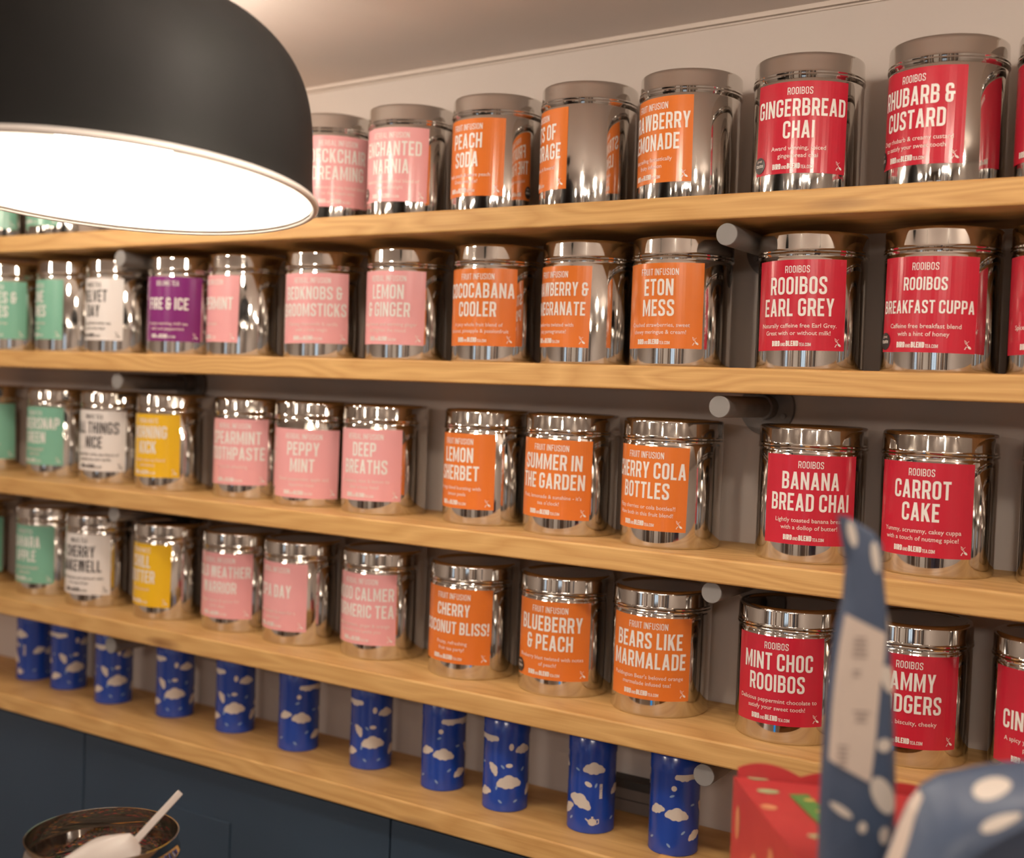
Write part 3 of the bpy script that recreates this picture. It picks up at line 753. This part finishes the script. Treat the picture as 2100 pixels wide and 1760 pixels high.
# bowl: domed shovel back, long axis down and to the left
cb = Vector((-.0800, -.5860, -.4800)) - ORG
e1 = (Vector((-.0620, -.5600, -.4700)) - Vector((-.0866, -.5673, -.4643))).normalized()
e2 = (Vector((-.0889, -.6049, -.4840)) - Vector((-.0780, -.5640, -.4660))).normalized()
en = e1.cross(e2).normalized()
if en.dot(CAM - ORG) < 0: en = -en
NU, NV = 16, 16
for side, off in ((1, .0), (-1, -.0014)):
    vs = []
    for i in range(NU + 1):
        for j in range(NV + 1):
            u = -1 + 2 * i / NU; v = -1 + 2 * j / NV
            wv = .026 * (1 - .16 * max(0, -v) ** 2) * (1 if v > -.35 else math.sqrt(max(0.05, 1 - ((-v - .35) / .68) ** 2)))
            vs.append(cb + e1 * (u * wv) + e2 * (v * .030) + en * (.009 * (1 - u * u) * (1 - .3 * v * v) - .004 + off))
    fs = [(i * (NV + 1) + j, (i + 1) * (NV + 1) + j, (i + 1) * (NV + 1) + j + 1, i * (NV + 1) + j + 1) for i in range(NU) for j in range(NV)]
    b.add(vs, fs, PLASTIC)
b.build('scoop_bowl', t, smooth=70)

# upright lit screen, added unseen to give the lower tins a blue glint
SCREEN = emit('blue lit screen', (0.035, 0.34, 0.80), 1.0)
t = thing('glint_tablet', (.272, -.56, TT), 'added unseen tablet with a blue lit screen, on the table facing the shelves', 'tablet')
b = MB(); b.box(-.026, .026, -.012, -.004, .004, .125, BADGE); b.build('tablet_body', t, smooth=0, bevel=.001)
b = MB(); b.box(-.022, .022, -.0039, -.0034, .010, .119, SCREEN); b.build('screen', t, smooth=0)
b = MB(); b.box(-.03, .03, -.035, .02, .0003, .004, BADGE); b.build('stand_foot', t, smooth=0)

# ------------------------------------------------------------------ foreground: red gift box and two patterned pouches
REDM = noisy('red printed card', (0.43, 0.035, 0.040), (0.48, 0.045, 0.046), (25, 25, 25), 0.45)
GREENM = mat('green printed band', (0.09, 0.24, 0.06), 0.5)
OVALM = mat('pale green print', (0.36, 0.44, 0.24), 0.5)
ORANM = mat('pale orange print', (0.62, 0.26, 0.13), 0.5)
YELM = mat('yellow print', (0.62, 0.42, 0.12), 0.5)
BZ = -.356
L_, R2, dv = Vector((.461, -.342, 0)), Vector((.6135, -.290, 0)), Vector((.113, -.154, 0))
base = (L_ + R2 + dv) / 2 * 0 + Vector((.594, -.393, RZ))
t = thing('gift_box', base, 'red patterned gift box with a green band at the lower right, behind the blue pouches', 'gift box')
Q = [L_, L_ + dv, R2 + dv, R2]
rel = [(p.x - base.x, p.y - base.y) for p in Q]
HB = BZ - RZ
b = MB()
b.add([(x, y, 0.0005) for x, y in rel] + [(x, y, HB) for x, y in rel], [(3, 2, 1, 0), (4, 5, 6, 7)] + [(i, (i + 1) % 4, 4 + (i + 1) % 4, 4 + i) for i in range(4)], REDM)
def top(px, py): return (px - base.x, py - base.y, HB + .0005)
def topell(cx, cy, rx, ry, rot, mt): b.poly([top(x, y) for x, y in ellipse(cx, cy, rx, ry, 18, rot)], mt)
ang = math.atan2(dv.y, dv.x)
for (cx, cy) in ((.481, -.3340), (.5005, -.3625)): topell(cx, cy, .0095, .0055, .45, OVALM)
topell(.5690, -.4400, .008, .004, .4, OVALM); topell(.515, -.400, .007, .006, 0, ORANM)
# side prints on the left face
su = (dv).normalized(); nl = Vector((su.y, -su.x, 0))
if nl.dot(L_ - (L_ + R2) / 2) < 0: nl = -nl
for s_, z_, rx, ry in ((.020, HB - .034, .006, .015), (.075, HB - .05, .008, .010), (.12, HB - .03, .007, .012)):
    b.poly([(L_.x + su.x * (s_ + ex) + nl.x * .0005 - base.x, L_.y + su.y * (s_ + ex) + nl.y * .0005 - base.y, z_ + ez) for ex, ez in ellipse(0, 0, rx, ry, 18)], ORANM)
b.build('box_body', t, smooth=0)
# band across the lid
b = MB(); pa, pb = Vector((.5275, -.3596, 0)), Vector((.608, -.460, 0)); d = (pb - pa).normalized(); w = Vector((-d.y, d.x, 0)) * .0080
pa2, pb2 = pa - d * .003, pb + d * .02
b.add([(p.x - base.x, p.y - base.y, HB + z) for z in (.0008, .0018) for p in (pa2 - w, pb2 - w, pb2 + w, pa2 + w)], [(4, 5, 6, 7), (0, 1, 5, 4), (1, 2, 6, 5), (2, 3, 7, 6), (3, 0, 4, 7), (3, 2, 1, 0)], GREENM)
for k in range(5):
    p = pa + d * (.012 + .027 * k) + w * .5
    b.poly([(p.x + x - base.x, p.y + y - base.y, HB + .0021) for x, y in ellipse(0, 0, .005, .0032, 14, .5)], YELM)
b.build('gift_band', t, smooth=0)
# scalloped card flap standing along the back edge
b = MB(); n = 40; e = R2 - L_; e0 = Vector((-e.y, e.x, 0)).normalized()
prof = [.0045 + .0100 * abs(math.sin(PI * (i / n) * 2.6 + .25)) ** .8 * (1 - .55 * i / n) for i in range(n + 1)]
for off in (0.0, .0015):
    pass
vs = []
for i in range(n + 1):
    p = L_ + e * (.02 + .96 * i / n) - base
    for o2, zz in ((0.001, HB - .02), (0.001, HB + prof[i]), (.0025, HB + prof[i]), (.0025, HB - .02)):
        vs.append((p.x + e0.x * o2, p.y + e0.y * o2, zz))
b.add(vs, [(4 * i + k, 4 * i + (k + 1) % 4, 4 * i + 4 + (k + 1) % 4, 4 * i + 4 + k) for i in range(n) for k in range(4)] + [(0, 1, 2, 3), (4 * n + 3, 4 * n + 2, 4 * n + 1, 4 * n)], REDM)
b.build('scalloped_flap', t, smooth=0)

POUCH = noisy('slate blue printed foil', (0.055, 0.085, 0.150), (0.075, 0.105, 0.175), (14, 14, 10), 0.42, 0.15)
STICK = mat('cream paper sticker', (0.64, 0.54, 0.47), 0.5)
GREYINK = mat('faded grey ink', (0.36, 0.29, 0.26), 0.5)
RT, FW = Vector((.84641, .53253, 0)), Vector((-.53253, .84641, 0))
def frame(P): return lambda u, v, d=0.0: P + RT * u + Vector((0, 0, v)) + FW * d
# upright pouch, seen nearly edge on
K = .84 / .95
P1 = Vector((.6162, -.5065, -.2493))
F1 = frame(Vector((0, 0, P1.z - RZ)))
t = thing('tea_pouch', (P1.x, P1.y, RZ), 'tall narrow blue cloud-print pouch with a cream sticker, standing upright at lower right', 'pouch', 'blue cloud pouches')
left = [(-.0262, .1722), (-.0215, .1520), (-.0168, .1358), (-.0173, .1047), (-.0212, .0812), (-.0250, .0382), (-.0262, -.0245), (-.0265, -.0559), (-.0258, -.1031), (-.0262, -.2337)]
rite = [(-.0180, .1705), (.0030, .1590), (.0102, .1490), (.0123, .1252), (.0172, .0927), (.0230, .0482), (.0270, -.0024), (.0300, -.0424), (.0318, -.1010), (.0320, -.2337)]
NC = 10
def sample(tab, s):
    x = s * (len(tab) - 1); i = min(int(x), len(tab) - 2); f = x - i
    return tab[i][0] * (1 - f) + tab[i + 1][0] * f, tab[i][1] * (1 - f) + tab[i + 1][1] * f
def thick(s): return .0022 + .011 * min(1, s * 1.5)
def P1pt(s, c, dd):
    a, z = sample(left, s), sample(rite, s)
    u, v = a[0] * (1 - c) + z[0] * c, a[1] * (1 - c) + z[1] * c
    return F1(u * K, v * K + .0, dd)
NS = 36
b = MB(); vs = []
def ring(s):
    out = []
    for i in range(NC + 1):
        c = i / NC; out.append(P1pt(s, c, -thick(s) * math.sqrt(max(0, 1 - (2 * c - 1) ** 4)) * .6))
    for i in range(NC + 1):
        c = 1 - i / NC; out.append(P1pt(s, c, thick(s) * (1 + .2 * math.sin(c * PI))))
    return out
rn = 2 * (NC + 1)
for k in range(NS + 1): vs += ring(k / NS)
b.add(vs, [(k * rn + i, k * rn + (i + 1) % rn, (k + 1) * rn + (i + 1) % rn, (k + 1) * rn + i) for k in range(NS) for i in range(rn)] + [tuple(range(rn))[::-1], tuple(NS * rn + i for i in range(rn))], POUCH)
def onfront(u, v, off):        # point of the front face at offset (u, v)
    lo, hi = 0.0, 1.0
    for _ in range(24):
        s = (lo + hi) / 2
        a, z = sample(left, s), sample(rite, s); c = min(1, max(0, (u - a[0]) / (z[0] - a[0])))
        if a[1] * (1 - c) + z[1] * c > v: lo = s
        else: hi = s
    return P1pt(s, c, -thick(s) * math.sqrt(max(0, 1 - (2 * c - 1) ** 4)) * .6 - off)
PX = .000388
for u, v, rx, ry, rot in ((-.0150, .1575, 9, 27, 14), (.0040, .1400, 9, 32, 10), (.0177, .0900, 6, 18, 0), (.0180, .0440, 15, 30, 20), (.0175, -.0480, 22, 42, 28),
                          (.0165, -.0080, 15, 14, 0), (-.0150, -.0610, 26, 8, -32), (.0022, -.0740, 9, 12, 0), (.0200, -.0800, 11, 18, 0), (0, -.12, 22, 14, 0), (.015, -.16, 22, 14, 0), (-.012, -.18, 22, 14, 0)):
    for q in disc(ellipse(0, 0, rx * PX, ry * PX, 22, R_(rot))): b.poly([onfront(u + x, v + y, .0007) for x, y in q], CREAM)
b.build('pouch_body', t, smooth=50)
b = MB()
stk = [(-.0122, .0952), (-.0056, .0943), (.0145, .0800), (.0136, .0650), (.0109, .0395), (.0093, .0082), (.0086, -.0173), (.0068, -.0370), (-.0063, -.0308), (-.0240, -.0236), (-.0230, .0070), (-.0205, .0501)]
rows = [((-.0178, .0945), (.0145, .0800)), ((-.0212, .0700), (.0136, .0600)), ((-.0232, .0480), (.0112, .0395)), ((-.0247, .0200), (.0098, .0150)), ((-.0252, .0000), (.0090, -.0080)), ((-.0257, -.0220), (.0066, -.0380))]
gv = []
for r0, r1 in rows:
    for i in range(9):
        f = i / 8; gv.append(onfront(r0[0] + (r1[0] - r0[0]) * f, r0[1] + (r1[1] - r0[1]) * f, .0011))
b.add(gv, [(9 * j + i, 9 * j + i + 1, 9 * j + 10 + i, 9 * j + 9 + i) for j in range(5) for i in range(8)], STICK)
rnd = random.Random(3)
for (u, v, w_, n_) in ((-.006, .076, .007, 5), (-.008, .050, .006, 2), (-.003, .018, .007, 3), (-.016, -.010, .004, 5)):
    for k in range(n_):
        ww = w_ * rnd.uniform(.5, 1); vv = v - k * .0036
        b.poly([onfront(u + x, vv + y, .0015) for x, y in ((-ww, -.0009), (ww, -.0011), (ww, .0009), (-ww, .0011))], GREYINK)
o = b.build('sticker', t, smooth=0); o['label'] = 'cream paper sticker with faded grey print'

# second pouch, bulging towards the photographer
K2 = .78 / .88
P2 = Vector((.6933, -.6305 + .10, -.2873))
t = thing('tea_pouch', (P2.x, P2.y, RZ), 'plump blue cloud-print pouch cut off by the lower right corner', 'pouch', 'blue cloud pouches')
F2 = frame(Vector((0, 0, P2.z - RZ)))
TOP = [(-.0520, -.0420), (-.0425, -.0125), (-.0361, .0041), (-.0261, .0190), (-.0122, .0279), (.0056, .0322), (.0269, .0370), (.0483, .0396), (.0627, .0386), (.0800, .0330)]
FOLD = [(-.0480, -.0580), (-.0360, -.0500), (-.0260, -.0400), (-.0181, -.0315), (-.0062, -.0203), (.0060, -.0110), (.0181, -.0030), (.0426, .0107), (.0636, .0185), (.0800, .0200)]
def P2pt(s, c, off=0.0):       # s along, c from the back rim (0) over the bulge to the fold (1)
    a, z = sample(TOP, s), sample(FOLD, s)
    u, v = a[0] * (1 - c) + z[0] * c, a[1] * (1 - c) + z[1] * c
    dd = .016 - .040 * c - .010 * math.sin(PI * c) - off
    return F2(u * K2 * (1 + 0 * dd), v * K2, dd)
b = MB(); NA, NB = 36, 12; vs = []
for i in range(NA + 1):
    s = i / NA
    for j in range(NB + 1): vs.append(P2pt(s, j / NB))
    f = sample(FOLD, s); a = sample(TOP, s)
    vs.append(F2(f[0] * K2, f[1] * K2 - .012, .004)); vs.append(F2(f[0] * K2, RZ - P2.z + .001, .012)); vs.append(F2(a[0] * K2, RZ - P2.z + .001, .026)); vs.append(F2(a[0] * K2, a[1] * K2 - .001, .020))
w_ = NB + 5
b.add(vs, [(i * w_ + j, (i + 1) * w_ + j, (i + 1) * w_ + (j + 1) % w_, i * w_ + (j + 1) % w_) for i in range(NA) for j in range(w_)] + [tuple(range(w_)), tuple(NA * w_ + j for j in range(w_ - 1, -1, -1))], POUCH)
for s, c, rs, rc, rot in ((.62, .26, .080, .12, .05), (.62, .70, .090, .11, -.5), (.84, .30, .03, .25, 0), (.93, .7, .04, .15, 0)):
    for q in disc(ellipse(0, 0, rs, rc, 22, rot)): b.poly([P2pt(s + x, c + y, .0008) for x, y in q], CREAM)
b.build('pouch_body', t, smooth=50)
b = MB(); sv = []
for i in range(13):
    s = i / 12 * .30
    for c in (-.02, .07 + .20 * (1 - i / 12)): sv.append(P2pt(s, c, .0015))
b.add(sv, [(2 * i, 2 * i + 2, 2 * i + 3, 2 * i + 1) for i in range(12)], STICK)
o = b.build('edge_seal', t, smooth=0); o['label'] = 'pale edge seal of the pouch'
